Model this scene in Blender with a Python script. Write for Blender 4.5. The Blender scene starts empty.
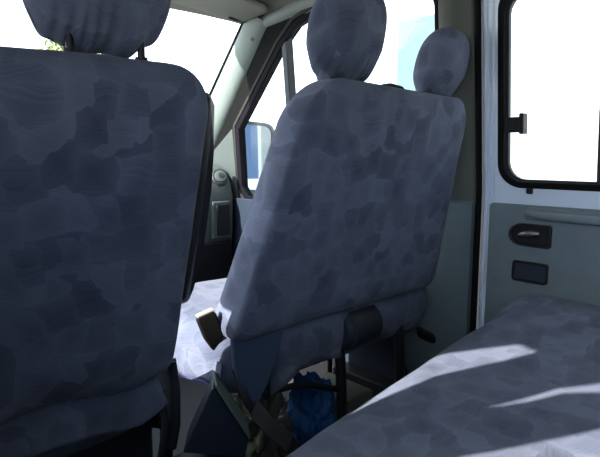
import bpy, bmesh, math, random
from mathutils import Vector, noise, Matrix

# ------------------------------------------------------------------ camera, world, sun
S = bpy.context.scene
COL = S.collection
CAMPOS = Vector((-.80, 0, 1.0))
F, YAW, PITCH = 540.0, math.radians(43.5), math.atan(75.5/540)
fwv = Vector((math.sin(YAW)*math.cos(PITCH), math.cos(YAW)*math.cos(PITCH), -math.sin(PITCH)))
cam = bpy.data.cameras.new('camera'); cam.sensor_width = 36; cam.lens = F/600*36
cam.clip_start = .02; cam.clip_end = 500
co = bpy.data.objects.new('camera', cam); COL.objects.link(co)
co.location = CAMPOS; co.rotation_euler = fwv.to_track_quat('-Z', 'Y').to_euler()
S.camera = co
S.view_settings.view_transform = 'Standard'; S.view_settings.look = 'None'
S.view_settings.gamma = 1; S.view_settings.use_curve_mapping = False
S.view_settings.exposure = 0.0

SUN_DIR = Vector((1, -.15, -.56)).normalized()      # direction the light travels
sd = bpy.data.lights.new('sun', 'SUN'); sd.energy = 15; sd.angle = math.radians(.6); sd.color = (1, .96, .93)
so = bpy.data.objects.new('sun', sd); COL.objects.link(so)
so.rotation_euler = SUN_DIR.to_track_quat('-Z', 'Y').to_euler(); so.location = (-5, 0, 5)

W = bpy.data.worlds.new('sky'); S.world = W; W.use_nodes = True
nt = W.node_tree; N = nt.nodes; N.clear()
out = N.new('ShaderNodeOutputWorld'); bg = N.new('ShaderNodeBackground')
tc = N.new('ShaderNodeTexCoord'); sep = N.new('ShaderNodeSeparateXYZ')
nt.links.new(tc.outputs['Generated'], sep.inputs[0])
r1 = N.new('ShaderNodeMapRange'); r1.inputs[1].default_value = -.85; r1.inputs[2].default_value = .05
nt.links.new(sep.outputs['Y'], r1.inputs[0])
cr = N.new('ShaderNodeMix'); cr.data_type = 'RGBA'
cr.inputs[6].default_value = (.72, 1.02, 1.62, 1)       # clear blue sky behind the van
cr.inputs[7].default_value = (4.2, 4.6, 5.2, 1)      # hazy bright sky ahead
nt.links.new(r1.outputs[0], cr.inputs[0])
# brighter haze around the sun on the left
r2 = N.new('ShaderNodeMapRange'); r2.inputs[1].default_value = -.2; r2.inputs[2].default_value = -.95
r2.inputs[3].default_value = .66; r2.inputs[4].default_value = 1.9
nt.links.new(sep.outputs['X'], r2.inputs[0])
vs_ = N.new('ShaderNodeVectorMath'); vs_.operation = 'SCALE'
nt.links.new(cr.outputs[2], vs_.inputs[0]); nt.links.new(r2.outputs[0], vs_.inputs['Scale'])
nt.links.new(vs_.outputs[0], bg.inputs[0])
bg.inputs[1].default_value = 1.0
nt.links.new(bg.outputs[0], out.inputs[0])

# ------------------------------------------------------------------ materials
def newmat(name):
    m = bpy.data.materials.new(name); m.use_nodes = True
    return m, m.node_tree, m.node_tree.nodes['Principled BSDF']

def plain(name, col, rough=.6, metal=0, var=.12, bump=.15, scale=60, spec=.4):
    m, t, b = newmat(name); n = t.nodes; l = t.links
    tc = n.new('ShaderNodeTexCoord'); ns = n.new('ShaderNodeTexNoise')
    ns.inputs['Scale'].default_value = scale; ns.inputs['Detail'].default_value = 3
    l.new(tc.outputs['Object'], ns.inputs['Vector'])
    big = n.new('ShaderNodeTexNoise'); big.inputs['Scale'].default_value = scale/12
    l.new(tc.outputs['Object'], big.inputs['Vector'])
    mx = n.new('ShaderNodeMix'); mx.data_type = 'RGBA'
    mx.inputs[6].default_value = tuple(c*(1-var) for c in col)+(1,)
    mx.inputs[7].default_value = tuple(min(1, c*(1+var)) for c in col)+(1,)
    l.new(big.outputs['Fac'], mx.inputs[0]); l.new(mx.outputs[2], b.inputs['Base Color'])
    b.inputs['Roughness'].default_value = rough; b.inputs['Metallic'].default_value = metal
    b.inputs['Specular IOR Level'].default_value = spec
    if bump:
        bp = n.new('ShaderNodeBump'); bp.inputs['Strength'].default_value = bump; bp.inputs['Distance'].default_value = .001
        l.new(ns.outputs['Fac'], bp.inputs['Height']); l.new(bp.outputs[0], b.inputs['Normal'])
    return m

def fabric(name, dark, light, scale=13.0, stripe=520.0):
    """printed upholstery: wobbly blocks, each brushed with fine lines in its own direction"""
    m, t, b = newmat(name); n = t.nodes; l = t.links
    tc = n.new('ShaderNodeTexCoord')
    nz = n.new('ShaderNodeTexNoise'); nz.inputs['Scale'].default_value = 9; nz.inputs['Detail'].default_value = 1
    l.new(tc.outputs['Object'], nz.inputs['Vector'])
    sub = n.new('ShaderNodeVectorMath'); sub.operation = 'SUBTRACT'; sub.inputs[1].default_value = (.5, .5, .5)
    l.new(nz.outputs['Color'], sub.inputs[0])
    sc = n.new('ShaderNodeVectorMath'); sc.operation = 'SCALE'; sc.inputs['Scale'].default_value = .06
    l.new(sub.outputs[0], sc.inputs[0])
    ad = n.new('ShaderNodeVectorMath'); ad.operation = 'ADD'
    l.new(tc.outputs['Object'], ad.inputs[0]); l.new(sc.outputs[0], ad.inputs[1])
    vo = n.new('ShaderNodeTexVoronoi'); vo.distance = 'CHEBYCHEV'; vo.inputs['Scale'].default_value = scale
    vo.inputs['Randomness'].default_value = .8
    l.new(ad.outputs[0], vo.inputs['Vector'])
    # brush lines
    s2 = n.new('ShaderNodeVectorMath'); s2.operation = 'SUBTRACT'; s2.inputs[1].default_value = (.5, .5, .5)
    l.new(vo.outputs['Color'], s2.inputs[0])
    nm = n.new('ShaderNodeVectorMath'); nm.operation = 'NORMALIZE'; l.new(s2.outputs[0], nm.inputs[0])
    dsc = n.new('ShaderNodeVectorMath'); dsc.operation = 'SCALE'; dsc.inputs['Scale'].default_value = .35
    l.new(nm.outputs[0], dsc.inputs[0])
    dirn = n.new('ShaderNodeVectorMath'); dirn.operation = 'ADD'; dirn.inputs[1].default_value = (.05, .5, .85)
    l.new(dsc.outputs[0], dirn.inputs[0])
    dt = n.new('ShaderNodeVectorMath'); dt.operation = 'DOT_PRODUCT'
    l.new(dirn.outputs[0], dt.inputs[0]); l.new(ad.outputs[0], dt.inputs[1])
    mu = n.new('ShaderNodeMath'); mu.operation = 'MULTIPLY'; mu.inputs[1].default_value = stripe
    l.new(dt.outputs['Value'], mu.inputs[0])
    fn = n.new('ShaderNodeTexNoise'); fn.noise_dimensions = '1D'; fn.inputs['Scale'].default_value = .35
    l.new(mu.outputs[0], fn.inputs['W'])
    sepc = n.new('ShaderNodeSeparateXYZ'); l.new(vo.outputs['Color'], sepc.inputs[0])
    a1 = n.new('ShaderNodeMath'); a1.operation = 'MULTIPLY'; a1.inputs[1].default_value = .50
    l.new(sepc.outputs['X'], a1.inputs[0])
    # each block fades across its width like a brush stroke
    a3 = n.new('ShaderNodeMath'); a3.operation = 'MULTIPLY_ADD'; a3.inputs[1].default_value = .55
    l.new(vo.outputs['Distance'], a3.inputs[0]); l.new(a1.outputs[0], a3.inputs[2])
    a2 = n.new('ShaderNodeMath'); a2.operation = 'MULTIPLY_ADD'; a2.inputs[1].default_value = .42
    l.new(fn.outputs['Fac'], a2.inputs[0]); l.new(a3.outputs[0], a2.inputs[2])
    wv = n.new('ShaderNodeTexNoise'); wv.inputs['Scale'].default_value = 420
    l.new(tc.outputs['Object'], wv.inputs['Vector'])
    mx = n.new('ShaderNodeMix'); mx.data_type = 'RGBA'
    mx.inputs[6].default_value = dark+(1,); mx.inputs[7].default_value = light+(1,)
    l.new(a2.outputs[0], mx.inputs[0]); l.new(mx.outputs[2], b.inputs['Base Color'])
    b.inputs['Roughness'].default_value = .95; b.inputs['Specular IOR Level'].default_value = .15
    b.inputs['Sheen Weight'].default_value = .1; b.inputs['Sheen Roughness'].default_value = .5
    bp = n.new('ShaderNodeBump'); bp.inputs['Strength'].default_value = .35; bp.inputs['Distance'].default_value = .0012
    l.new(wv.outputs['Fac'], bp.inputs['Height']); l.new(bp.outputs[0], b.inputs['Normal'])
    return m

def glassmat(name, tint=(1, 1, 1), spec=.06):
    m = bpy.data.materials.new(name); m.use_nodes = True; t = m.node_tree; n = t.nodes; n.clear()
    o = n.new('ShaderNodeOutputMaterial'); mx = n.new('ShaderNodeMixShader')
    tr = n.new('ShaderNodeBsdfTransparent'); gl = n.new('ShaderNodeBsdfGlossy')
    tr.inputs[0].default_value = tint+(1,); gl.inputs['Roughness'].default_value = .02
    lw = n.new('ShaderNodeLayerWeight'); lw.inputs[0].default_value = .5
    pw = n.new('ShaderNodeMath'); pw.operation = 'POWER'; pw.inputs[1].default_value = 5
    ml = n.new('ShaderNodeMath'); ml.operation = 'MULTIPLY_ADD'; ml.inputs[1].default_value = .5; ml.inputs[2].default_value = .02
    t.links.new(lw.outputs['Facing'], pw.inputs[0]); t.links.new(pw.outputs[0], ml.inputs[0])
    t.links.new(ml.outputs[0], mx.inputs[0]); t.links.new(tr.outputs[0], mx.inputs[1])
    t.links.new(gl.outputs[0], mx.inputs[2]); t.links.new(mx.outputs[0], o.inputs[0])
    return m

FAB = fabric('printed_blue_fabric', (.030, .038, .066), (.150, .170, .228), scale=17, stripe=1100)
FABPLAIN = plain('plain_blue_lining', (.05, .075, .12), .85, spec=.2)
BLK = plain('black_plastic', (.012, .012, .014), .45)
DKP = plain('dark_grey_plastic', (.026, .030, .034), .55)
NAVYP = plain('dark_blue_plastic', (.024, .034, .052), .5)
GRYP = plain('grey_green_trim', (.19, .22, .205), .6)
CARD = plain('grey_door_card', (.15, .19, .205), .7, scale=200)
PAINT = plain('pale_blue_paint', (.66, .74, .84), .28, bump=0, spec=.6)
PILL = plain('pale_pillar_trim', (.25, .295, .265), .6)
OLIVE = plain('headliner_cloth', (.19, .185, .15), .95, scale=250)
VIS = plain('sun_visor_vinyl', (.20, .195, .165), .7)
RUB = plain('rubber', (.006, .006, .0055), .85, spec=.12)
FLOORM = plain('floor_mat_rubber', (.05, .055, .06), .85)
METAL = plain('worn_steel', (.35, .35, .34), .4, metal=1)
CHROME = plain('chrome', (.7, .7, .7), .12, metal=1, bump=0)
MIRR = plain('mirror_glass', (.40, .47, .55), .02, metal=1, bump=0, var=0)
GLASS = glassmat('clear_glass', (.93, .96, .95))
BLUEC = plain('blue_cloth', (.02, .10, .27), .8)
PLAST = plain('clear_plastic_film', (.16, .155, .11), .18, scale=40, bump=1)
CREAM = plain('cream_card', (.20, .19, .15), .8)
CONC = plain('pale_concrete', (.62, .60, .56), .9, scale=4)
WALLW = plain('white_render', (.30, .295, .27), .9, scale=8)
PANEB = plain('pale_window_pane', (.07, .115, .125), .3, bump=0)
LEAF = plain('pale_leaf', (.22, .26, .07), .7)
BARK = plain('bark', (.16, .11, .07), .9)
REDP = plain('red_plastic', (.5, .03, .02), .4)
IVORY = plain('ivory_plastic', (.62, .55, .42), .5)

# ------------------------------------------------------------------ helpers
def link(name, bm, mat, parent=None, smooth=True, kind=None, bevel=0, angle=40):
    loc = Vector((0, 0, 0)); p = parent
    while p is not None:
        loc += p.location; p = p.parent
    if parent is not None:
        bmesh.ops.translate(bm, vec=-loc, verts=bm.verts)
    bmesh.ops.recalc_face_normals(bm, faces=bm.faces)
    me = bpy.data.meshes.new(name); bm.to_mesh(me); bm.free()
    if smooth:
        for f in me.polygons: f.use_smooth = True
        try: me.set_sharp_from_angle(angle=math.radians(angle))
        except Exception: pass
    me.materials.append(mat)
    o = bpy.data.objects.new(name, me); COL.objects.link(o)
    if parent is not None: o.parent = parent
    if kind: o['kind'] = kind
    if bevel:
        md = o.modifiers.new('bevel', 'BEVEL'); md.width = bevel; md.segments = 2; md.limit_method = 'ANGLE'
    return o

def tag(o, label, cat, group=None, kind=None):
    o['label'] = label; o['category'] = cat
    if group: o['group'] = group
    if kind: o['kind'] = kind
    return o

def thing(name, loc, label, cat, group=None):
    o = bpy.data.objects.new(name, None); COL.objects.link(o); o.location = loc; o.empty_display_size = .05
    return tag(o, label, cat, group)

def box(bm, x0, x1, y0, y1, z0, z1):
    v = [bm.verts.new((x, y, z)) for x in (x0, x1) for y in (y0, y1) for z in (z0, z1)]
    for q in ((0,1,3,2),(4,6,7,5),(0,4,5,1),(2,3,7,6),(0,2,6,4),(1,5,7,3)):
        bm.faces.new([v[i] for i in q])
    return v

def B(x0, x1, y0, y1, z0, z1):
    bm = bmesh.new(); box(bm, x0, x1, y0, y1, z0, z1); return bm

def tube(bm, pts, r, seg=10, closed=False):
    pts = [Vector(p) for p in pts]; rings = []
    n = len(pts)
    for i, p in enumerate(pts):
        a = pts[max(i-1, 0)]; b = pts[min(i+1, n-1)]
        d = (b-a).normalized()
        ref = Vector((0, 0, 1)) if abs(d.z) < .9 else Vector((1, 0, 0))
        u = d.cross(ref).normalized(); w = d.cross(u)
        rr = r[i] if isinstance(r, (list, tuple)) else r
        rings.append([bm.verts.new(p+(u*math.cos(t)+w*math.sin(t))*rr) for t in [2*math.pi*k/seg for k in range(seg)]])
    for a, b in zip(rings, rings[1:]):
        for k in range(seg): bm.faces.new((a[k], a[(k+1) % seg], b[(k+1) % seg], b[k]))
    bm.faces.new(rings[0]); bm.faces.new(rings[-1][::-1])

def strap(pts, width_dir, w, t=.002):
    """flat webbing along a path"""
    bm = bmesh.new(); wd = Vector(width_dir).normalized(); rings = []
    pts = [Vector(p) for p in pts]
    for i, p in enumerate(pts):
        d = (pts[min(i+1, len(pts)-1)]-pts[max(i-1, 0)]).normalized()
        nn = d.cross(wd).normalized()
        rings.append([bm.verts.new(p+wd*a*w/2+nn*b*t/2) for a, b in ((-1,-1),(1,-1),(1,1),(-1,1))])
    for a, b in zip(rings, rings[1:]):
        for k in range(4): bm.faces.new((a[k], a[(k+1) % 4], b[(k+1) % 4], b[k]))
    bm.faces.new(rings[0]); bm.faces.new(rings[-1][::-1])
    return bm

def rrect(w0, w1, h0, h1, r, n=8, rb=None):
    """rounded rectangle outline, ccw; r top radius, rb bottom radius"""
    rb = r if rb is None else rb
    pts = []
    for cx, cy, a0, rr in ((w1-r, h1-r, 0, r), (w0+r, h1-r, 90, r), (w0+rb, h0+rb, 180, rb), (w1-rb, h0+rb, 270, rb)):
        for k in range(n+1):
            a = math.radians(a0+90*k/n)
            pts.append((cx+rr*math.cos(a), cy+rr*math.sin(a)))
    return pts

def resample(pts, n):
    P = [Vector((a, b)) for a, b in pts]; P.append(P[0])
    L = [0]
    for a, b in zip(P, P[1:]): L.append(L[-1]+(b-a).length)
    out = []; j = 0
    for k in range(n):
        s = L[-1]*k/n
        while L[j+1] < s: j += 1
        f = (s-L[j])/max(1e-9, L[j+1]-L[j]); out.append(P[j].lerp(P[j+1], f))
    return out

def pad(outline, tf, tb, mapper, nout=140, rings=26, edge=.05, side=.0, crown=0.0):
    """cushion: outline (u,v), front thickness tf and back thickness tb, soft edge of width `edge`.
    mapper(u, v, t, rho) -> xyz ; t is signed depth"""
    O = resample(outline, nout); c = sum(O, Vector((0, 0)))/nout
    size = min(max(p.x for p in O)-min(p.x for p in O), max(p.y for p in O)-min(p.y for p in O))/2
    e = edge/size
    bm = bmesh.new(); grids = []
    for sgn, T in ((1, tf), (-1, tb)):
        rr = []
        for k in range(rings+1):
            q = k/rings
            rho = 1-(1-math.cos(q*math.pi/2))*1.0      # dense near the edge
            d = min(1, (1-rho)/e)
            t = T*math.sqrt(max(0, 1-(1-d)**2))
            t = side*sgn + sgn*t + sgn*crown*(1-rho*rho)
            if k == rings:
                rr.append([bm.verts.new(mapper(c.x, c.y, t, 0))])
            else:
                rr.append([bm.verts.new(mapper(c.x+(p.x-c.x)*rho, c.y+(p.y-c.y)*rho, t, rho)) for p in O])
        grids.append(rr)
        for a, b in zip(rr, rr[1:]):
            for i in range(nout):
                if len(b) == 1: bm.faces.new((a[i], a[(i+1) % nout], b[0]))
                else: bm.faces.new((a[i], a[(i+1) % nout], b[(i+1) % nout], b[i]))
    a, b = grids[0][0], grids[1][0]
    for i in range(nout): bm.faces.new((a[i], a[(i+1) % nout], b[(i+1) % nout], b[i]))
    bmesh.ops.remove_doubles(bm, verts=bm.verts, dist=1e-5)
    return bm

def nz(x, y, z, s): return noise.noise(Vector((x*s, y*s, z*s)))

def prism(pts3, off):
    """extrude a planar polygon (3D points) by vector off"""
    bm = bmesh.new(); off = Vector(off)
    a = [bm.verts.new(p) for p in pts3]; b = [bm.verts.new(Vector(p)+off) for p in pts3]
    n = len(a); bm.faces.new(a); bm.faces.new(b[::-1])
    for i in range(n): bm.faces.new((a[i], b[i], b[(i+1) % n], a[(i+1) % n]))
    return bm

def cyl(bm, a, b, r, seg=24): tube(bm, [a, b], r, seg)

def ring(bm, outer, inner, f, d0, d1):
    """frame between two matched outlines; f(u,v,d)->xyz"""
    n = len(outer)
    A = [[bm.verts.new(f(p[0], p[1], d)) for p in L] for L in (outer, inner) for d in (d0, d1)]
    o0, o1, i0, i1 = A
    for k in range(n):
        j = (k+1) % n
        bm.faces.new((o0[k], o0[j], i0[j], i0[k])); bm.faces.new((o1[k], i1[k], i1[j], o1[j]))
        bm.faces.new((o0[k], o1[k], o1[j], o0[j])); bm.faces.new((i0[k], i0[j], i1[j], i1[k]))

# right body side: upright to z=.86, leaning inwards above
def xr(z): return .86 if z < .86 else .86-.105*(z-.86)
def R(y, z, d=0): return (xr(z)-d, y, z)           # d > 0 : towards the cabin
def Lf(y, z, d=0): return (-xr(z)+d, y, z)

def sideplate(bm, poly, d0, d1, f=R):
    """extruded polygon on the body side"""
    a = [bm.verts.new(f(y, z, d0)) for y, z in poly]; b = [bm.verts.new(f(y, z, d1)) for y, z in poly]
    n = len(a); bm.faces.new(a); bm.faces.new(b[::-1])
    for i in range(n): bm.faces.new((a[i], b[i], b[(i+1) % n], a[(i+1) % n]))

def rects(ys, zs, holes):
    """cells of a y/z grid not inside a hole"""
    Y = sorted(set(ys+[h[0] for h in holes]+[h[1] for h in holes]))
    Z = sorted(set(zs+[h[2] for h in holes]+[h[3] for h in holes]))
    for a, b in zip(Y, Y[1:]):
        for c, d in zip(Z, Z[1:]):
            if not any(h[0] <= (a+b)/2 <= h[1] and h[2] <= (c+d)/2 <= h[3] for h in holes): yield a, b, c, d

# ------------------------------------------------------------------ the setting
link('floor', B(-.95, .95, -1.6, 2.9, -.04, 0), FLOORM, smooth=False, kind='structure')
g = link('ground', B(-60, 60, -60, 80, -.55, -.5), CONC, smooth=False, kind='structure')
tag(g, 'pale concrete yard outside the van', 'ground', kind='structure')

# roof: slightly bowed headliner
bm = bmesh.new()
nx, ny = 16, 24
def roofz(x, y):
    z = 1.655-.05*abs(x/.8)**4
    if y > 1.75: z -= .10*((y-1.75)/.45)**2*.55
    return z
def roofedge(x): return 2.15-.10*abs(x/.8)**3
top = []
for lay in (0, .04):
    g_ = []
    for i in range(nx+1):
        x = -.83+1.66*i/nx
        g_.append([bm.verts.new((x, (-1.6+(roofedge(x)+1.6)*j/ny), roofz(x, -1.6+(roofedge(x)+1.6)*j/ny)+lay)) for j in range(ny+1)])
    top.append(g_)
for g_ in top:
    for i in range(nx):
        for j in range(ny): bm.faces.new((g_[i][j], g_[i+1][j], g_[i+1][j+1], g_[i][j+1]))
a, b = top
for i in range(nx):
    for j in (0, ny): bm.faces.new((a[i][j], b[i][j], b[i+1][j], a[i+1][j]))
for j in range(ny):
    for i in (0, nx): bm.faces.new((a[i][j], a[i][j+1], b[i][j+1], b[i][j]))
link('ceiling', bm, OLIVE, kind='structure')

# left body side (behind / beside the camera), unseen; openings shaped to throw the sun streaks
LIGHT_HOLES = [
    [(.795, .93), (.84, 1.03), (.88, 1.16), (.825, 1.20), (.75, 1.275), (.685, 1.262), (.725, 1.185), (.785, 1.09), (.79, 1.0)],
    [(.668, 1.005), (.60, 1.12), (.575, 1.175), (.525, 1.222), (.48, 1.26), (.455, 1.24), (.506, 1.182), (.556, 1.152), (.585, 1.10)],
    [(-1.3, .90), (.60, .90), (.528, .994), (.452, 1.106), (.38, 1.21), (.30, 1.33), (.20, 1.48), (-1.3, 1.48)],
    [(1.0, .84), (2.0, .84), (2.0, 1.3), (1.85, 1.5), (1.42, 1.5), (1.30, 1.25), (1.24, 1.12), (1.15, 1.075), (1.0, 1.06)]]
def holed(outer, holes, x, th):
    """plate in the plane X = x with openings, thickness th"""
    bm = bmesh.new(); es = []
    for L in [outer]+holes:
        vs = [bm.verts.new((x, y, z)) for y, z in L]
        es += [bm.edges.new((vs[i], vs[(i+1) % len(vs)])) for i in range(len(vs))]
    bmesh.ops.triangle_fill(bm, use_beauty=True, use_dissolve=False, edges=es)
    g = bmesh.ops.extrude_face_region(bm, geom=bm.faces[:])
    bmesh.ops.translate(bm, vec=(th, 0, 0), verts=[v for v in g['geom'] if isinstance(v, bmesh.types.BMVert)])
    return bm
link('wall_left', holed([(-1.6, 0), (2.9, 0), (2.9, .93), (2.2, 1.62), (-1.6, 1.62)], LIGHT_HOLES, -.86, .03), GRYP, smooth=False, kind='structure')

link('trim_9', B(.76, .858, 1.03, 2.3, 0, .13), BLK, smooth=False, kind='structure', bevel=.006)  # black sill added to cover the sunlit foot of the door
# unseen rear wall, left closed to keep light off the seat backs
bm = bmesh.new()
for a, b, c, d in rects([-.95, .95], [0, 1.7], []):
    box(bm, a, b, -1.64, -1.6, c, d)
link('wall_rear', bm, GRYP, smooth=False, kind='structure')

# right body side: rear part behind the sliding door, roof rail, sill
bm = bmesh.new()
for a, b, c, d in rects([-1.6, .35], [0, .86, 1.64], []): sideplate(bm, [(a, c), (b, c), (b, d), (a, d)], -.03, .01)
sideplate(bm, [(.35, 1.56), (1.9, 1.56), (1.9, 1.64), (.35, 1.64)], -.05, -.004)
link('wall_right', bm, GRYP, smooth=False, kind='structure')

# B pillar (between the sliding door and the front door)
wr = bpy.data.objects.new('wall_pillar', None)
bm = bmesh.new()
sideplate(bm, [(.895, .0), (1.015, 0), (1.015, .86), (.895, .86)], -.05, .0)
sideplate(bm, [(.895, .86), (1.015, .86), (1.015, 1.64), (.895, 1.64)], -.05, .0)
pil = link('wall_pillar_right', bm, DKP, smooth=False, kind='structure')
bpy.data.objects.remove(wr)
# upper pillar trim: shaped column
bm = bmesh.new()
sec = [(.890, .0), (.897, .022), (.935, .030), (.945, .040), (.985, .045), (1.005, .035), (1.018, .0)]
zs = [.80+.05*k for k in range(17)]
prev = None
for z in zs:
    row = [bm.verts.new(R(y, z, d)) for y, d in sec]
    if prev:
        for k in range(len(sec)-1): bm.faces.new((prev[k], prev[k+1], row[k+1], row[k]))
    prev = row
link('trim_1', bm, plain('olive_pillar_trim', (.075, .082, .066), .6), kind='structure')
# lower pillar trim: wider board
bm = bmesh.new()
secl = [(.884, .0), (.887, .045), (.906, .052), (1.16, .056), (1.17, .05), (1.175, 0)]
prev = None
for z in [.0+.03*k for k in range(28)]+[.836, .842]:
    sh = 0 if z < .838 else .012
    row = [bm.verts.new((xr(min(z, .84))-max(0, d-sh), y, z)) for y, d in secl]
    if prev:
        for k in range(len(secl)-1): bm.faces.new((prev[k], prev[k+1], row[k+1], row[k]))
    prev = row
bm.faces.new(prev)
link('trim_2', bm, plain('pillar_board', (.105, .14, .15), .7, scale=200), kind='structure')
# rubber door seal between the pillar trim and the sliding door
bm = bmesh.new()
tube(bm, [R(.876, .0+.08*k, .022) for k in range(21)], .0105, 12)
link('trim_3', bm, RUB, kind='structure')

# ---- sliding door (door_1)
bm = bmesh.new()
n_ = 10
wy0, wy1, wz0, wz1 = -.02, .800, .905, 1.475
outer = resample(rrect(-.14, .864, .845, 1.62, .004, n_), 160)
inner = resample(rrect(wy0, wy1, wz0, wz1, .06, n_), 160)
# start both outlines at the same angle
def matched(oy0, oy1, oz0, oz1, iy0, iy1, iz0, iz1, r, n=12, ro=.003):
    return rrect(oy0, oy1, oz0, oz1, ro, n), rrect(iy0, iy1, iz0, iz1, r, n)
o_, i_ = matched(-.14, .864, .845, 1.62, wy0, wy1, wz0, wz1, .06)
ring(bm, o_, i_, R, -.03, .008)
door = link('door_1', bm, PAINT, kind='structure', angle=30)
# painted strip beside and under the card
bm = bmesh.new(); sideplate(bm, [(-.14, .02), (.864, .02), (.864, .845), (-.14, .845)], -.03, .008)
link('door_skin', bm, PAINT, door, smooth=False)
# raised painted lip along front edge
bm = bmesh.new(); tube(bm, [R(.856, .02+.08*k, .010) for k in range(21)], .0075, 10)
link('door_edge', bm, PAINT, door)
bm = bmesh.new(); tube(bm, [R(.835, .86+.05*k, .006) for k in range(16)], .007, 10)
link('door_bead', bm, PAINT, door)
# rubber gasket
bm = bmesh.new()
ga, gb = matched(wy0-.012, wy1+.016, wz0-.012, wz1+.018, wy0+.010, wy1-.004, wz0+.008, wz1-.008, .058, ro=.075)
ring(bm, ga, gb, R, -.004, .017)
gk = link('window_gasket', bm, RUB, door, bevel=.004)
bm = bmesh.new(); ga, gb = matched(wy0, wy1, wz0, wz1, wy0+.016, wy1-.010, wz0+.014, wz1-.014, .054, ro=.06)
ring(bm, ga, gb, R, -.02, -.005)
link('window_track', bm, DKP, door)
# glass
bm = bmesh.new(); sideplate(bm, rrect(wy0+.005, wy1-.005, wz0+.005, wz1-.005, .05), -.016, -.012)
link('window_pane', bm, GLASS, door, smooth=False)
# divider bar of the sliding pane
bm = bmesh.new(); sideplate(bm, [(.510, wz0), (.530, wz0), (.530, wz1), (.510, wz1)], -.018, .004)
dv = link('window_divider', bm, DKP, door, smooth=False, bevel=.002)
# latch on the sliding pane
bm = bmesh.new()
sideplate(bm, rrect(.735, .790, 1.062, 1.108, .006), -.004, .020)
la = link('window_latch', bm, BLK, door, bevel=.002)
bm = bmesh.new(); sideplate(bm, rrect(.728, .742, 1.056, 1.118, .005), .000, .030)
link('latch_tab', bm, BLK, la, bevel=.002)
# drain plug under the gasket
bm = bmesh.new(); sideplate(bm, rrect(.705, .722, .876, .893, .003), .006, .018)
link('gasket_clip', bm, BLK, door)
# door card
bm = bmesh.new(); sideplate(bm, rrect(-.12, .838, .05, .842, .012), .006, .022)
card = link('door_card', bm, CARD, door, bevel=.003)
# grab handle, a long soft bar over a recess
bm = bmesh.new()
sideplate(bm, rrect(.30, .722, .798, .836, .017), .020, .030)
gh = link('grab_handle', bm, plain('handle_grey', (.16, .20, .215), .55), door, bevel=.004)
bm = bmesh.new()
tube(bm, [R(.715, .822, .030), R(.70, .820, .044), R(.66, .816, .052), R(.5, .814, .054), R(.36, .816, .050), R(.32, .820, .035)], [.006, .011, .012, .012, .011, .006], 12)
link('grip_bar', bm, plain('handle_grey_bar', (.17, .215, .23), .5), gh)
# inner release handle
def dshape(y0, y1, z0, z1, n=10):
    # straight edge at low y (towards the rear), rounded nose at high y
    h = (z1-z0)/2; zc = (z0+z1)/2; pts = []
    pts += [(y0, z0+.006), (y0+.006, z0)]
    for k in range(n+1):
        a = -math.pi/2+math.pi*k/n
        pts.append((y1-h*1.25+h*1.25*math.cos(a), zc+h*math.sin(a)))
    pts += [(y0+.006, z1), (y0, z1-.006)]
    return pts
bm = bmesh.new()
oo = dshape(.636, .766, .716, .786); cy, cz = .698, .751
ii = [(cy+(y-cy)*.86, cz+(z-cz)*.74) for y, z in oo]
ring(bm, oo, ii, R, .020, .034)
rh = link('door_handle', bm, BLK, door, bevel=.002)
bm = bmesh.new(); sideplate(bm, ii, .0205, .0225); link('handle_bowl', bm, BLK, rh, smooth=False)
bm = bmesh.new()
tube(bm, [R(.735, .748, .024), R(.715, .753, .034), R(.690, .757, .038), R(.668, .760, .036)], [.005, .011, .012, .007], 10)
link('handle_lever', bm, METAL, rh)
# ash tray / pocket cover
bm = bmesh.new(); oo, ii = matched(.640, .750, .603, .668, .648, .742, .611, .660, .008, ro=.011)
ring(bm, oo, ii, R, .020, .030)
ap = link('ashtray', bm, BLK, door, bevel=.002)
bm = bmesh.new(); sideplate(bm, rrect(.648, .742, .611, .660, .006), .020, .027)
link('ashtray_lid', bm, NAVYP, ap, bevel=.002)
for yy, zz in ((.815, .70), (.812, .60)):
    bm = bmesh.new(); tube(bm, [R(yy, zz, .021), R(yy, zz, .0245)], .006, 12)
    link('card_clip', bm, CARD, door)

# ---- front passenger door (door_2)
winpoly = [(1.025, .775), (2.13, .775), (2.18, .83), (2.165, 1.12), (1.81, 1.455), (1.71, 1.525), (1.60, 1.552), (1.09, 1.552), (1.04, 1.53), (1.025, 1.48)]
bm = bmesh.new()
def offpoly(P, k):
    out = []; n = len(P)
    for i in range(n):
        p0, p1, p2 = Vector(P[i-1]), Vector(P[i]), Vector(P[(i+1) % n])
        d1 = (p1-p0).normalized(); d2 = (p2-p1).normalized()
        nn = (Vector((d1.y, -d1.x))+Vector((d2.y, -d2.x))).normalized()
        s = 1/max(.4, nn.dot(Vector((d1.y, -d1.x)))); out.append(tuple(p1+nn*k*s))
    return out
wp = [Vector(p) for p in winpoly]
ring(bm, offpoly(winpoly, .045), winpoly, R, -.045, -.008)
fd = link('door_2', bm, RUB, kind='structure', angle=30)
bm = bmesh.new(); ring(bm, offpoly(winpoly, .012), offpoly(winpoly, -.014), R, -.008, .006)
link('window_channel', bm, plain('purple_black_rubber', (.006, .0045, .009), .8, spec=.12), fd, bevel=.003)
bm = bmesh.new(); ring(bm, offpoly(winpoly, .036), offpoly(winpoly, .020), R, -.008, .003)
link('door_seal', bm, plain('grey_seal', (.035, .034, .03), .8, spec=.15), fd, bevel=.003)
bm = bmesh.new(); sideplate(bm, [tuple(p) for p in offpoly(winpoly, .01)], -.034, -.030)
link('window_pane', bm, GLASS, fd, smooth=False)
bm = bmesh.new(); sideplate(bm, [(1.765, .78), (1.795, .78), (1.795, 1.47), (1.765, 1.49)], -.038, .004)
link('quarter_post', bm, DKP, fd, smooth=False, bevel=.003)
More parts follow.
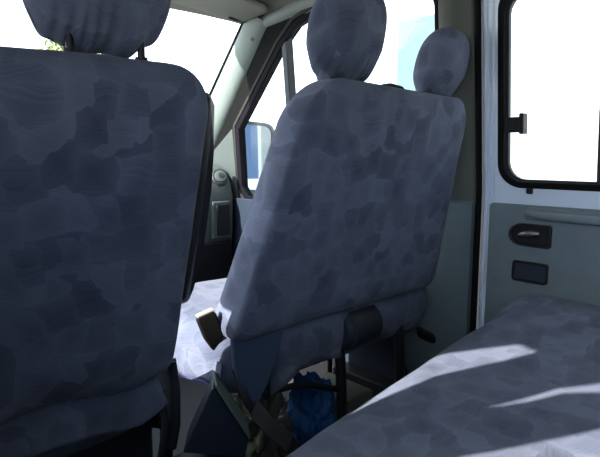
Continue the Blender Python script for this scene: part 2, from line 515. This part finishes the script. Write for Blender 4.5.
bm = bmesh.new(); sideplate(bm, [(1.04, .0), (2.5, .0), (2.5, .74), (1.04, .74)], -.05, -.03)
link('door_skin', bm, PAINT, fd, smooth=False)
bm = bmesh.new(); sideplate(bm, rrect(1.09, 2.36, .10, .775, .02), -.03, .02)
link('door_card', bm, NAVYP, fd, bevel=.004)
bm = bmesh.new(); sideplate(bm, rrect(1.25, 1.95, .52, .58, .02), .02, .08)
link('armrest', bm, DKP, fd, bevel=.008)
# corner sail under the quarter glass, ahead of it
bm = bmesh.new(); sideplate(bm, [(2.20, .77), (2.50, .77), (2.50, .92), (2.43, .985), (2.205, 1.12)], -.03, .006)
link('corner_sail', bm, plain('sail_grey', (.055, .068, .062), .6), fd, bevel=.004)

# dark body metal between the windscreen and the front door
bm = bmesh.new(); sideplate(bm, [(1.62, 1.58), (1.9, 1.64), (2.02, 1.60), (2.66, .93), (2.66, .80), (2.23, .80), (2.235, .87), (2.19, 1.14), (1.83, 1.49), (1.72, 1.57)], -.05, -.012)
link('trim_8', bm, RUB, smooth=False, kind='structure')
# front body corner + A pillar trim (trim_4)
bm = bmesh.new()
def apath(t):      # from roof corner to the foot beside the dashboard
    return Vector((.785, 1.93, 1.60)).lerp(Vector((.848, 2.62, .93)), t)
prev = None
for k in range(25):
    t = k/24; c = apath(t)
    w = .085+.03*t
    # section: runs from the windscreen edge (forward) to the door opening (rear)
    dirf = Vector((-.25, .70, .72)).normalized()
    row = []
    for q, dd in ((-1.25, -.03), (-1.15, .0), (-.7, .020), (.1, .034), (.7, .026), (1.0, .0), (1.0, -.03)):
        row.append(bm.verts.new(c+dirf*w*q*.62+Vector((-1, -.15, 0))*dd))
    if prev:
        for j in range(len(row)-1): bm.faces.new((prev[j], prev[j+1], row[j+1], row[j]))
    prev = row
apil = link('trim_4', bm, PILL, kind='structure')
bm = bmesh.new(); c = apath(.10)-Vector((-.25, .70, .72)).normalized()*.045+Vector((-.034, -.008, 0)); tube(bm, [c, c+Vector((-.004, -.001, 0))], .008, 12)
link('screw_cap', bm, BLK, apil)
# roof-side rail above the front door (trim_5)
bm = bmesh.new()
tube(bm, [(.80, 1.02, 1.615), (.80, 1.3, 1.617), (.805, 1.7, 1.60), (.815, 1.93, 1.575), (.84, 2.05, 1.49)], [.035, .036, .036, .034, .025], 14)
link('trim_5', bm, GRYP, kind='structure')
# left A pillar
bm = bmesh.new()
tube(bm, [(-.83, 1.93, 1.60), (-.872, 2.62, .93)], .05, 14)
link('trim_6', bm, PILL, kind='structure')
# windscreen and its black edge
bm = bmesh.new()
def ws(u, t):     # u -1..1 across, t 0 top .. 1 bottom
    return Vector((u*(.80+.05*t), roofedge(u*.8)+.0+.66*t-.02*u*u*t, 1.605-.03*u*u-.66*t))
prev = None
for i in range(17):
    u = -1+2*i/16
    row = [bm.verts.new(ws(u, j/10)) for j in range(11)]
    if prev:
        for j in range(10): bm.faces.new((prev[j], prev[j+1], row[j+1], row[j]))
    prev = row
link('window_1', bm, GLASS, kind='structure')
bm = bmesh.new()
tube(bm, [apath(t/12)+Vector((-.25, .70, .72)).normalized()*(.085+.03*t/12)*.63+Vector((-.01, 0, 0)) for t in range(13)], .008, 8)
link('trim_7', bm, RUB, kind='structure')
bm = bmesh.new(); box(bm, -.95, .95, 2.86, 2.9, 0, .93)
link('wall_front', bm, DKP, smooth=False, kind='structure')
# body side ahead of the front door
bm = bmesh.new(); sideplate(bm, [(2.37, 0), (2.9, 0), (2.9, .86), (2.72, .93), (2.37, .80)], -.05, .0)
link('wall_right_front', bm, GRYP, smooth=False, kind='structure')

# ------------------------------------------------------------------ front seats
def backmap(xc, ytop, ybot, ztop, zbot, curve=.0, seed=0, wr=.004):
    """u = x, v = z ; t + -> forward, lean from (ybot) to (ytop)"""
    def f(u, v, t, rho):
        k = (v-zbot)/(ztop-zbot)
        y = ybot+(ytop-ybot)*k+curve*math.sin(math.pi*k)
        w = wr*(nz(u+seed, v, t*4, 9)+.5*nz(u+seed, v*1.3, t*4, 23))*(1 if t < .02 else .4)
        return Vector((u+w*.4, y+t+w, v+w*.5))
    return f

def trapout(xl0, xr0, xl1, xr1, z0, z1, rt, rb, sag=0, bulge=0):
    """outline wider at the bottom: l0/r0 bottom, l1/r1 top"""
    base = rrect(0, 1, z0, z1, .0001, 2)
    pts = []
    H = z1-z0
    full = rrect(xl0, xr0, z0, z1, rt, 12, rb)
    for x, z in full:
        k = (z-z0)/H
        f = (x-xl0)/(xr0-xl0)
        nx = (xl0+(xl1-xl0)*k-bulge*math.sin(math.pi*min(1, k*1.0))**.8)*(1-f)+(xr0+(xr1-xr0)*k)*f
        if z < z0+.08: z = z+sag*math.sin(f*math.pi)
        pts.append((nx, z))
    return pts

def headrest(name, parent, xc, yc, zc, w, h, t, seed, lean=-.05):
    O = []
    for k in range(96):
        a = 2*math.pi*k/96
        ca, sa = math.cos(a), math.sin(a)
        e = .72
        x = math.copysign(abs(ca)**e, ca)*w/2; z = math.copysign(abs(sa)**e, sa)*h/2
        if z < 0: x *= 1-.10*(abs(z)/(h/2))**1.6
        else: x *= 1-.07*(z/(h/2))**2
        O.append((x, z))
    def f(u, v, tt, rho):
        k = max(0, (-v/(h/2)-.25)/.75)
        fold = .0075*k**1.3*math.sin(u/w*2*math.pi*9+3*math.sin(u*30+seed))*(1-.3*rho)
        wob = .004*nz(u+seed, v, tt*3, 14)
        sg = 1 if tt > 0 else -1
        tt2 = tt*(1-.30*k)
        pinch = 0
        return Vector((xc+u+wob, yc+tt2+sg*fold+lean*(v/h), zc+v+wob+(.006*k*math.sin(u*90+seed) if rho > .8 else 0)))
    bm = pad(O, t*.5, t*.5, f, nout=150, rings=24, edge=min(w, h)*.42, crown=.004)
    return link(name, bm, FAB, parent, angle=80)

def posts(parent, xc, y, z0, z1, dx=.062):
    for s in (-1, 1):
        bm = bmesh.new(); cyl(bm, (xc+s*dx, y, z0), (xc+s*dx, y, z1), .0065, 12)
        hp = link('headrest_post', bm, BLK, parent)
        bm = bmesh.new(); cyl(bm, (xc+s*dx, y, z0+.042), (xc+s*dx, y, z0+.056), .011, 16)
        link('post_collar', bm, BLK, hp)

# ---- driver seat
ds = thing('driver_seat', (-.44, 1.2, 0), 'driver seat nearest the camera, wide blue printed cover with single headrest, at the left', 'car seat')
dout = trapout(-.75, -.250, -.705, -.205, .545, 1.155, .085, .03)
fmap = backmap(-.45, .885, 1.00, 1.158, .545, seed=3, wr=.005)
def dmap(u, v, t, rho):
    p = fmap(u, v, t, rho)
    # cover top edge sags in the middle and lower hem rises to the right
    k = max(0, 1-(v-.545)/.10)
    p.z += .012*k*math.sin(u*22)-.010*max(0, min(1, (-.42-u)/.25))*max(0, (v-.95)/.2)
    return p
link('backrest', pad(dout, .04, .035, dmap, nout=180, rings=30, edge=.045, side=.02, crown=.006), FAB, ds, angle=80)
# black side shell seen along the right edge
bm = bmesh.new()
rs = []
for y, z, x in [(.925, 1.11, -.165), (.975, 1.128, -.14), (.98, 1.10, -.117), (.98, 1.006, -.123), (.98, .92, -.132), (.98, .77, -.160), (.98, .707, -.182), (.98, .681, -.20), (.95, .70, -.225), (.94, .85, -.195), (.93, 1.0, -.175)]:
    rs.append((x, y, z))
side = prism(rs, (-.035, 0, 0))
link('side_shell', side, BLK, ds, bevel=.008)
headrest('headrest', ds, -.395, .90, 1.285, .252, .245, .12, 1.0)
posts(ds, -.388, .905, 1.11, 1.22, .062)
# lower skirt of the cover, hanging behind the cushion
bm = bmesh.new(); prev = None
for i in range(41):
    u = i/40; x = -.74+.465*u
    zb = .44+.035*u-.02*math.sin(u*9)
    if u > .9: zb += (u-.9)*.25
    row = []
    for j in range(13):
        v = j/12; z = .56+(zb-.56)*v
        y = .985+.012*math.sin(u*14+v*3)*v-.02*v+.006*nz(x, 0, z, 20)
        row.append(bm.verts.new((x, y, z)))
    if prev:
        for j in range(12): bm.faces.new((prev[j], prev[j+1], row[j+1], row[j]))
    prev = row
sk = link('cover_skirt', bm, FAB, ds, angle=80)
md = sk.modifiers.new('thick', 'SOLIDIFY'); md.thickness = .004
# cushion
def cushmap(zt, seed):
    def f(u, v, t, rho):
        w = .006*nz(u+seed, v, 0, 7)
        return Vector((u, v, zt+t+w))
    return f
link('seat_cushion', pad(rrect(-.70, -.25, 1.05, 1.52, .06), .055, .05, cushmap(.45, 2), edge=.05, side=.02, crown=.01), FAB, ds, angle=80)
bm = bmesh.new(); box(bm, -.66, -.24, 1.08, 1.46, .0, .43)
link('seat_base', bm, DKP, ds, bevel=.01)
bm = bmesh.new()
tube(bm, [(-.235, 1.00, .56), (-.235, .985, .50), (-.24, .98, .42), (-.24, 1.0, .36)], .011, 10)
tube(bm, [(-.262, 1.00, .50), (-.262, .985, .42), (-.27, 1.0, .33)], .008, 8)
link('hinge_bracket', bm, DKP, ds)
bm = bmesh.new()
sidepl = prism([(-.245, .98, .56), (-.245, .98, .50), (-.245, 1.0, .40), (-.245, 1.12, .36), (-.245, 1.14, .50), (-.245, 1.06, .56)], (.012, 0, 0))
link('hinge_plate', sidepl, DKP, ds, bevel=.003)
bm.free()
# skirt end tie
# ---- pedestal cover between the seats: wedge with a sloping top
pc = thing('seat_belt_housing', (-.15, 1.0, .0), 'dark blue plastic wedge-shaped cover between the front seats, below the pale cushion edge', 'plastic cover')
body = prism([(-.272, .90, .400), (-.115, .90, .325), (-.105, .90, .365), (-.192, .90, .512), (-.200, .90, .512), (-.262, .90, .418)], (.055, .07, 0))
link('housing_body', body, NAVYP, pc, bevel=.004)
bm = bmesh.new()
v = [(-.106, .895, .365), (-.194, .895, .516), (-.155, .965, .516), (-.066, .965, .372)]
link('housing_top', prism(v, (.005, 0, .006)), plain('lit_top_plastic', (.12, .15, .13), .45), pc, bevel=.002)  # paler tone paints in the light on the sloping top
bm = bmesh.new(); box(bm, -.27, -.12, .91, .97, 0, .36)
link('housing_foot', bm, DKP, pc, bevel=.01)

# ---- double passenger seat
ps = thing('passenger_seat', (.34, 1.2, 0), 'double front passenger seat with blue printed cover and two headrests, right of the driver seat', 'car seat')
pout = trapout(-.090, .748, .078, .716, .555, 1.165, .085, .04, bulge=.026)
pm0 = backmap(.3, .885, 1.02, 1.165, .525, seed=8, wr=.004)
def pmap(u, v, t, rho):
    p = pm0(u, v, t, rho)
    kx = (u+.08)/.86; k = max(0, 1-(v-.525)/.12)
    p.z += k*(.03*max(0, kx-.6)+.010*math.sin(kx*math.pi*1.3))
    p.z += (.010-.018*kx)*max(0, (v-.9)/.26)
    # front part is a little higher and narrower than the rear panel
    return p
link('backrest', pad(pout, .07, .025, pmap, nout=220, rings=34, edge=.05, side=.025, crown=.004), FAB, ps, angle=80)
headrest('headrest', ps, .238, .925, 1.287, .242, .242, .125, 4.0)
headrest('headrest', ps, .680, .935, 1.262, .198, .212, .12, 7.0)
posts(ps, .24, .925, 1.12, 1.23, .055)
posts(ps, .675, .935, 1.12, 1.22, .05)
# grab tab between the two headrests
bm = bmesh.new()
tube(bm, [(.40, .95, 1.165), (.415, .95, 1.182), (.45, .95, 1.188), (.50, .95, 1.184), (.53, .95, 1.165)], .006, 8)
link('release_lever', bm, BLK, ps)
link('seat_cushion', pad(rrect(-.105, .78, 1.0, 1.50, .05), .055, .10, cushmap(.515, 5), nout=180, edge=.045, side=.012, crown=.012), FAB, ps, angle=80)
bm = bmesh.new(); prev = None     # cushion cover hem hanging on the left side
for i in range(31):
    u = i/30; y = 1.0+.47*u
    row = []
    for j in range(7):
        v = j/6
        row.append(bm.verts.new((-.104-.008*v+.004*math.sin(u*17), y, .51+(.445-.51+.008*math.sin(u*13))*v)))
    if prev:
        for j in range(6): bm.faces.new((prev[j], prev[j+1], row[j+1], row[j]))
    prev = row
h = link('cushion_hem', bm, FAB, ps, angle=80)
md = h.modifiers.new('thick', 'SOLIDIFY'); md.thickness = .004
bm = bmesh.new(); tube(bm, [(-.114, 1.0+.47*i/30, .443+.008*math.sin(i/30*13)) for i in range(31)], .004, 6)
link('hem_piping', bm, plain('violet_piping', (.06, .05, .16), .8), h)
# plain lower flap at the left corner
fl = prism([(-.082, .985, .575), (.075, .985, .575), (.055, .98, .50), (.015, .975, .43), (-.025, .97, .390), (-.055, .97, .43), (-.082, .98, .50)], (0, .012, 0))
link('side_flap', fl, FABPLAIN, ps, bevel=.004)
def flap(name, x0, x1, ztop, zb, y0, seed, mat=FAB, amp=.008):
    bm = bmesh.new(); prev = None
    for i in range(25):
        u = i/24; x = x0+(x1-x0)*u; row = []
        zl = zb(u)
        for j in range(11):
            v = j/10; z = ztop+(zl-ztop)*v
            row.append(bm.verts.new((x, y0+amp*math.sin(u*8+seed+v*2)*v+.004*nz(x+seed, 0, z, 25), z)))
        if prev:
            for j in range(10): bm.faces.new((prev[j], prev[j+1], row[j+1], row[j]))
        prev = row
    o = link(name, bm, mat, ps, angle=80)
    md = o.modifiers.new('thick', 'SOLIDIFY'); md.thickness = .004
    return o
flap('cover_flap', .06, .325, .60, lambda u: .375+.03*u+.03*math.sin(u*3) , 1.015, 1)
flap('cover_flap', .47, .775, .60, lambda u: .415+.03*abs(u-.5) , 1.045, 4)
# round recliner drum between the flaps
bm = bmesh.new(); tube(bm, [(.34, 1.03, .485), (.345, 1.03, .485), (.46, 1.03, .487), (.475, 1.03, .487)], [.055, .064, .064, .052], 28)
link('recliner_drum', bm, DKP, ps)
bm = bmesh.new(); tube(bm, [(.322, 1.03, .485), (.338, 1.03, .485)], [.05, .058], 28)
link('drum_cap', bm, NAVYP, ps)
# seat frame legs
for x in (.33, .62):
    bm = bmesh.new(); tube(bm, [(x, 1.03, .52), (x+.005, 1.02, .35), (x+.01, 1.01, .0)], .016, 10)
    link('leg', bm, BLK, ps)
for x in (-.03, .70):
    bm = bmesh.new(); box(bm, x, x+.03, 1.42, 1.45, 0, .44)
    link('leg', bm, BLK, ps, bevel=.004)
bm = bmesh.new(); box(bm, -.06, .74, 1.06, 1.46, .40, .43)
link('seat_pan', bm, BLK, ps, bevel=.005)
bm = bmesh.new()
tube(bm, [(-.03, 1.03, .40), (.2, 1.03, .36), (.34, 1.03, .30)], .010, 8)
link('seat_brace', bm, BLK, ps)
bm = bmesh.new()
tube(bm, [(.62, 1.02, .35), (.70, 1.0, .10), (.70, 1.0, .0)], .012, 8)
link('seat_frame', bm, BLK, ps)
# buckle and stalk on the left side
bm = bmesh.new()
p0, p1 = Vector((-.117, 1.045, .628)), Vector((-.088, 1.035, .535))
d = (p1-p0).normalized(); wv_ = Vector((1, -.35, .5)).normalized(); wv_ = (wv_-d*wv_.dot(d)).normalized(); nn_ = d.cross(wv_)
sec_ = []
for s_, k_ in ((0, .8), (.12, 1), (.6, .95), (.9, .65), (1, .45)):
    c = p0.lerp(p1, s_)
    sec_.append([bm.verts.new(c+wv_*.024*k_*a+nn_*.011*k_*b) for a, b in ((-1,-1),(1,-1),(1,1),(-1,1))])
for a, b in zip(sec_, sec_[1:]):
    for k in range(4): bm.faces.new((a[k], a[(k+1) % 4], b[(k+1) % 4], b[k]))
bm.faces.new(sec_[0]); bm.faces.new(sec_[-1][::-1])
bk = link('belt_buckle', bm, RUB, ps, bevel=.004)
bm = bmesh.new()
q = [p0-d*.003+wv_*.020*a+nn_*.008*b for a, b in ((-1,-1),(1,-1),(1,1),(-1,1))]
link('buckle_button', prism(q, d*.006), IVORY, bk, bevel=.001)
bm.free()
link('buckle_stalk', strap([p1-d*.01, (-.062, 1.02, .51), (-.060, .985, .46), (-.055, .965, .41), (-.035, .955, .37)], wv_, .018, .006), BLK, bk)
# outer belt anchor at the right side of the seat
bm = bmesh.new()
tube(bm, [(.745, 1.03, .395), (.765, 1.03, .375), (.79, 1.02, .36), (.815, 1.01, .345), (.825, 1.0, .325)], [.010, .018, .019, .015, .008], 10)
link('belt_anchor', bm, BLK, ps)

# seat belt webbing lying between the seats
sb = link('seat_belt', strap([(-.045, .955, .40), (-.03, .925, .365), (.01, .89, .315), (.05, .87, .25), (.07, .86, .17), (.09, .85, .02)], (1, .5, .6), .045, .003), BLK, smooth=False)
tag(sb, 'black seat belt webbing hanging down beside the wedge-shaped plastic cover', 'seat belt')

# ------------------------------------------------------------------ clutter under the double seat
def crumple(name, c, r, mat, seed, amp=.35, lab='', cat=''):
    bm = bmesh.new(); bmesh.ops.create_icosphere(bm, subdivisions=5, radius=1)
    for v in bm.verts:
        p = v.co.copy()
        k = 1+amp*(abs(noise.noise(p*1.7+Vector((seed, 0, 0))))*1.2+.5*abs(noise.noise(p*4+Vector((0, seed, 0))))-.35)
        v.co = Vector((p.x*r[0]*k+c[0], p.y*r[1]*k+c[1], max(.003, p.z*r[2]*k+c[2])))
    o = link(name, bm, mat, None, angle=50)
    return tag(o, lab, cat)
crumple('plastic_bag', (.17, 1.20, .17), (.085, .07, .13), PLAST, 2.0, .8, 'crumpled dull plastic bag under the left part of the double seat', 'plastic bag')
crumple('cloth_bundle', (.385, 1.20, .15), (.075, .08, .13), BLUEC, 5.0, .5, 'bright blue cloth bundle on the floor under the double seat', 'cloth')
b_ = link('storage_box', B(.49, .64, 1.14, 1.36, .001, .17), CREAM, smooth=False, bevel=.006); b_.rotation_euler.z = 0
tag(b_, 'small cream box on the floor right of the blue cloth', 'box')

# ------------------------------------------------------------------ rear bench in the foreground
rb = thing('rear_bench', (0, .3, 0), 'rear bench seat with sunlit blue printed cushion in the right foreground', 'bench seat')
def bmap(u, v, t, rho):
    k = (u+.25)/1.1
    lift = .115*max(0, min(1.05, k))-.05
    # front edge bulges upward slightly, seat dips for the sitters
    dip = -.012*math.exp(-((u-.25)/.25)**2)
    w = .005*nz(u, v, 3, 6)+.0025*nz(u, v, 9, 17)
    lift += .045*max(0, k-.75)/.25
    return Vector((u, v+.012*math.sin(u*5), .41+t+(lift+dip+w)*(1 if t > -.02 else .3)))
link('seat_cushion', pad(rrect(-.80, .838, -.08, .725, .07), .085, .06, bmap, nout=260, rings=36, edge=.085, side=.018, crown=.012), FAB, rb, angle=80)
link('backrest', pad(rrect(-.80, .80, .46, .90, .06), .05, .05, lambda u, v, t, r: Vector((u, -.17+t-.1*(v-.46), v)), edge=.05, side=.02), FAB, rb, angle=80)
bm = bmesh.new(); box(bm, -.78, .78, -.05, .66, .0, .34)
link('bench_base', bm, DKP, rb, bevel=.01)

# ------------------------------------------------------------------ dashboard
db = thing('dashboard', (0, 2.5, .5), 'grey-green dashboard end with round vent, seen between the seats', 'dashboard')
bm = bmesh.new()
prof = [(2.26, .40), (2.22, .50), (2.205, .62), (2.20, .78), (2.215, .85), (2.27, .915), (2.36, .945), (2.60, .95), (2.84, .94), (2.84, .40)]
a = [bm.verts.new((-.845, y, z)) for y, z in prof]; b = [bm.verts.new((.825, y, z)) for y, z in prof]
bm.faces.new(a); bm.faces.new(b[::-1])
for i in range(len(prof)): bm.faces.new((a[i], b[i], b[(i+1) % len(prof)], a[(i+1) % len(prof)]))
link('dashboard_body', bm, plain('dash_plastic', (.10, .118, .105), .6, scale=300), db, bevel=.008)
bm = bmesh.new()
vc = Vector((.765, 2.228, .878)); vn = Vector((-.35, -.85, .45)).normalized()
tube(bm, [vc, vc+vn*.012, vc+vn*.018], [.044, .044, .038], 28)
vt = link('air_vent', bm, DKP, db)
bm = bmesh.new(); tube(bm, [vc+vn*.016, vc+vn*.024, vc+vn*.027], [.031, .030, .024], 24); 
link('vent_disc', bm, plain('vent_grey', (.08, .095, .09), .5), vt)
bm = bmesh.new(); tube(bm, [vc+vn*.026, vc+vn*.031], .012, 16); link('vent_knob', bm, DKP, vt)
bm = bmesh.new(); box(bm, .69, .80, 2.186, 2.206, .58, .765)
pk_ = link('pocket_frame', bm, plain('pocket_trim', (.10, .12, .105), .5), db, bevel=.006)
bm = bmesh.new(); box(bm, .712, .79, 2.181, 2.188, .595, .75)
link('pocket_recess', bm, BLK, pk_, bevel=.003)

bm = bmesh.new(); box(bm, -.80, .81, 2.195, 2.24, .36, .565)
link('lower_panel', bm, BLK, db, bevel=.01)

# ------------------------------------------------------------------ sun visor
sv = thing('sun_visor', (.45, 2.0, 1.62), 'grey-beige sun visor folded against the roof above the windscreen', 'sun visor')
def vmap(u, v, t, rho): return Vector((u, v, roofz(u, v)-.022+t-.03*(1-(v-1.80)/.3)*0))
link('visor_panel', pad(rrect(.17, .745, 1.80, 2.02, .035), .007, .007, vmap, edge=.012, side=.004, rings=14), VIS, sv, angle=60)
bm = bmesh.new(); tube(bm, [(.765, 1.99, 1.585), (.74, 1.985, 1.578), (.66, 1.985, 1.582)], .007, 8)
link('visor_rod', bm, BLK, sv)
bm = bmesh.new(); tube(bm, [(.77, 1.99, 1.60), (.765, 1.99, 1.578)], [.018, .014], 14)
link('visor_mount', bm, BLK, sv)

# ------------------------------------------------------------------ side mirror
sm = thing('side_mirror', (1.05, 2.35, .95), 'tall passenger side mirror outside the front window reflecting blue sky', 'wing mirror')
def mmap(u, v, t, rho):
    p = Vector((u-1.07, t, v-.97)); p.rotate(Matrix.Rotation(math.radians(-12), 3, 'Z'))
    p.rotate(Matrix.Rotation(math.radians(4), 3, 'Y'))
    return p+Vector((1.07, 2.33, .97))
mo = rrect(.925, 1.175, .755, 1.165, .065)
link('mirror_housing', pad(mo, .09, .012, mmap, edge=.03, side=.004, rings=16), DKP, sm, angle=60)
bm = bmesh.new(); oo, ii = matched(.925, 1.175, .755, 1.165, .950, 1.160, .80, 1.148, .045, ro=.062)
ring(bm, oo, ii, lambda u, v, d: mmap(u, v, d, 0), -.034, -.008)
link('mirror_rim', bm, plain('rim_grey', (.10, .12, .115), .5), sm, bevel=.004)
bm = bmesh.new(); g0 = rrect(.940, 1.168, .785, 1.157, .05)
a = [bm.verts.new(mmap(u, v, -.019, 0)) for u, v in g0]; b = [bm.verts.new(mmap(u, v, -.015, 0)) for u, v in g0]
bm.faces.new(a); bm.faces.new(b[::-1])
for i in range(len(a)): bm.faces.new((a[i], b[i], b[(i+1) % len(a)], a[(i+1) % len(a)]))
link('mirror_glass', bm, MIRR, sm, smooth=False)
bm = bmesh.new(); tube(bm, [(1.0, 2.36, .82), (.95, 2.35, .80), (.87, 2.34, .82)], .02, 12)
link('mirror_arm', bm, DKP, sm)

# ------------------------------------------------------------------ outside
bd = thing('building', (9, 5, -.5), 'pale rendered building outside, behind the front passenger window', 'building')
link('wall', B(9.0, 9.3, -2, 7.7, -.5, 4.15), WALLW, bd, smooth=False)
bm = bmesh.new(); box(bm, 8.93, 9.0, 5.85, 7.3, -.45, 3.85)
wf = link('window_frame', bm, WALLW, bd, smooth=False)
bm = bmesh.new(); box(bm, 8.92, 8.93, 5.92, 7.22, -.35, 3.75); link('pane', bm, PANEB, wf, smooth=False)

b2d = thing('building', (7.5, -17, -.5), 'white building with dark doorway added just for the side mirror to reflect', 'building')  # unseen slab added so the mirror shows white and dark stripes
link('wall', B(6.45, 10, -17.5, -17, -.5, 9), WALLW, b2d, smooth=False)
bm = bmesh.new(); box(bm, 7.15, 7.55, -17.02, -16.96, -.5, 8.5); link('band', bm, PANEB, b2d, smooth=False)

tr = thing('tree', (8.1, 22, -.5), 'pale leafy tree far outside, seen between the driver seat top and its headrest', 'tree')
bm = bmesh.new(); tube(bm, [(8.1, 22, -.5), (8.1, 22, 3.2)], [.22, .13], 10); link('trunk', bm, BARK, tr)
random.seed(4); bm = bmesh.new()
for k in range(2600):
    while True:
        p = Vector((random.uniform(-1, 1), random.uniform(-1, 1), random.uniform(-1, 1)))
        if .35 < p.length < 1: break
    c = Vector((8.1+p.x*1.9, 22+p.y*1.5, 4.1+p.z*1.5))
    d1 = Vector((random.gauss(0, 1), random.gauss(0, 1), random.gauss(0, 1))).normalized(); d2 = d1.orthogonal().normalized()
    s = .13
    vs = [bm.verts.new(c+d1*s*a+d2*s*b) for a, b in ((-1, 0), (0, -.5), (1, 0), (0, .5))]
    bm.faces.new(vs)
link('crown', bm, LEAF, tr, smooth=False)
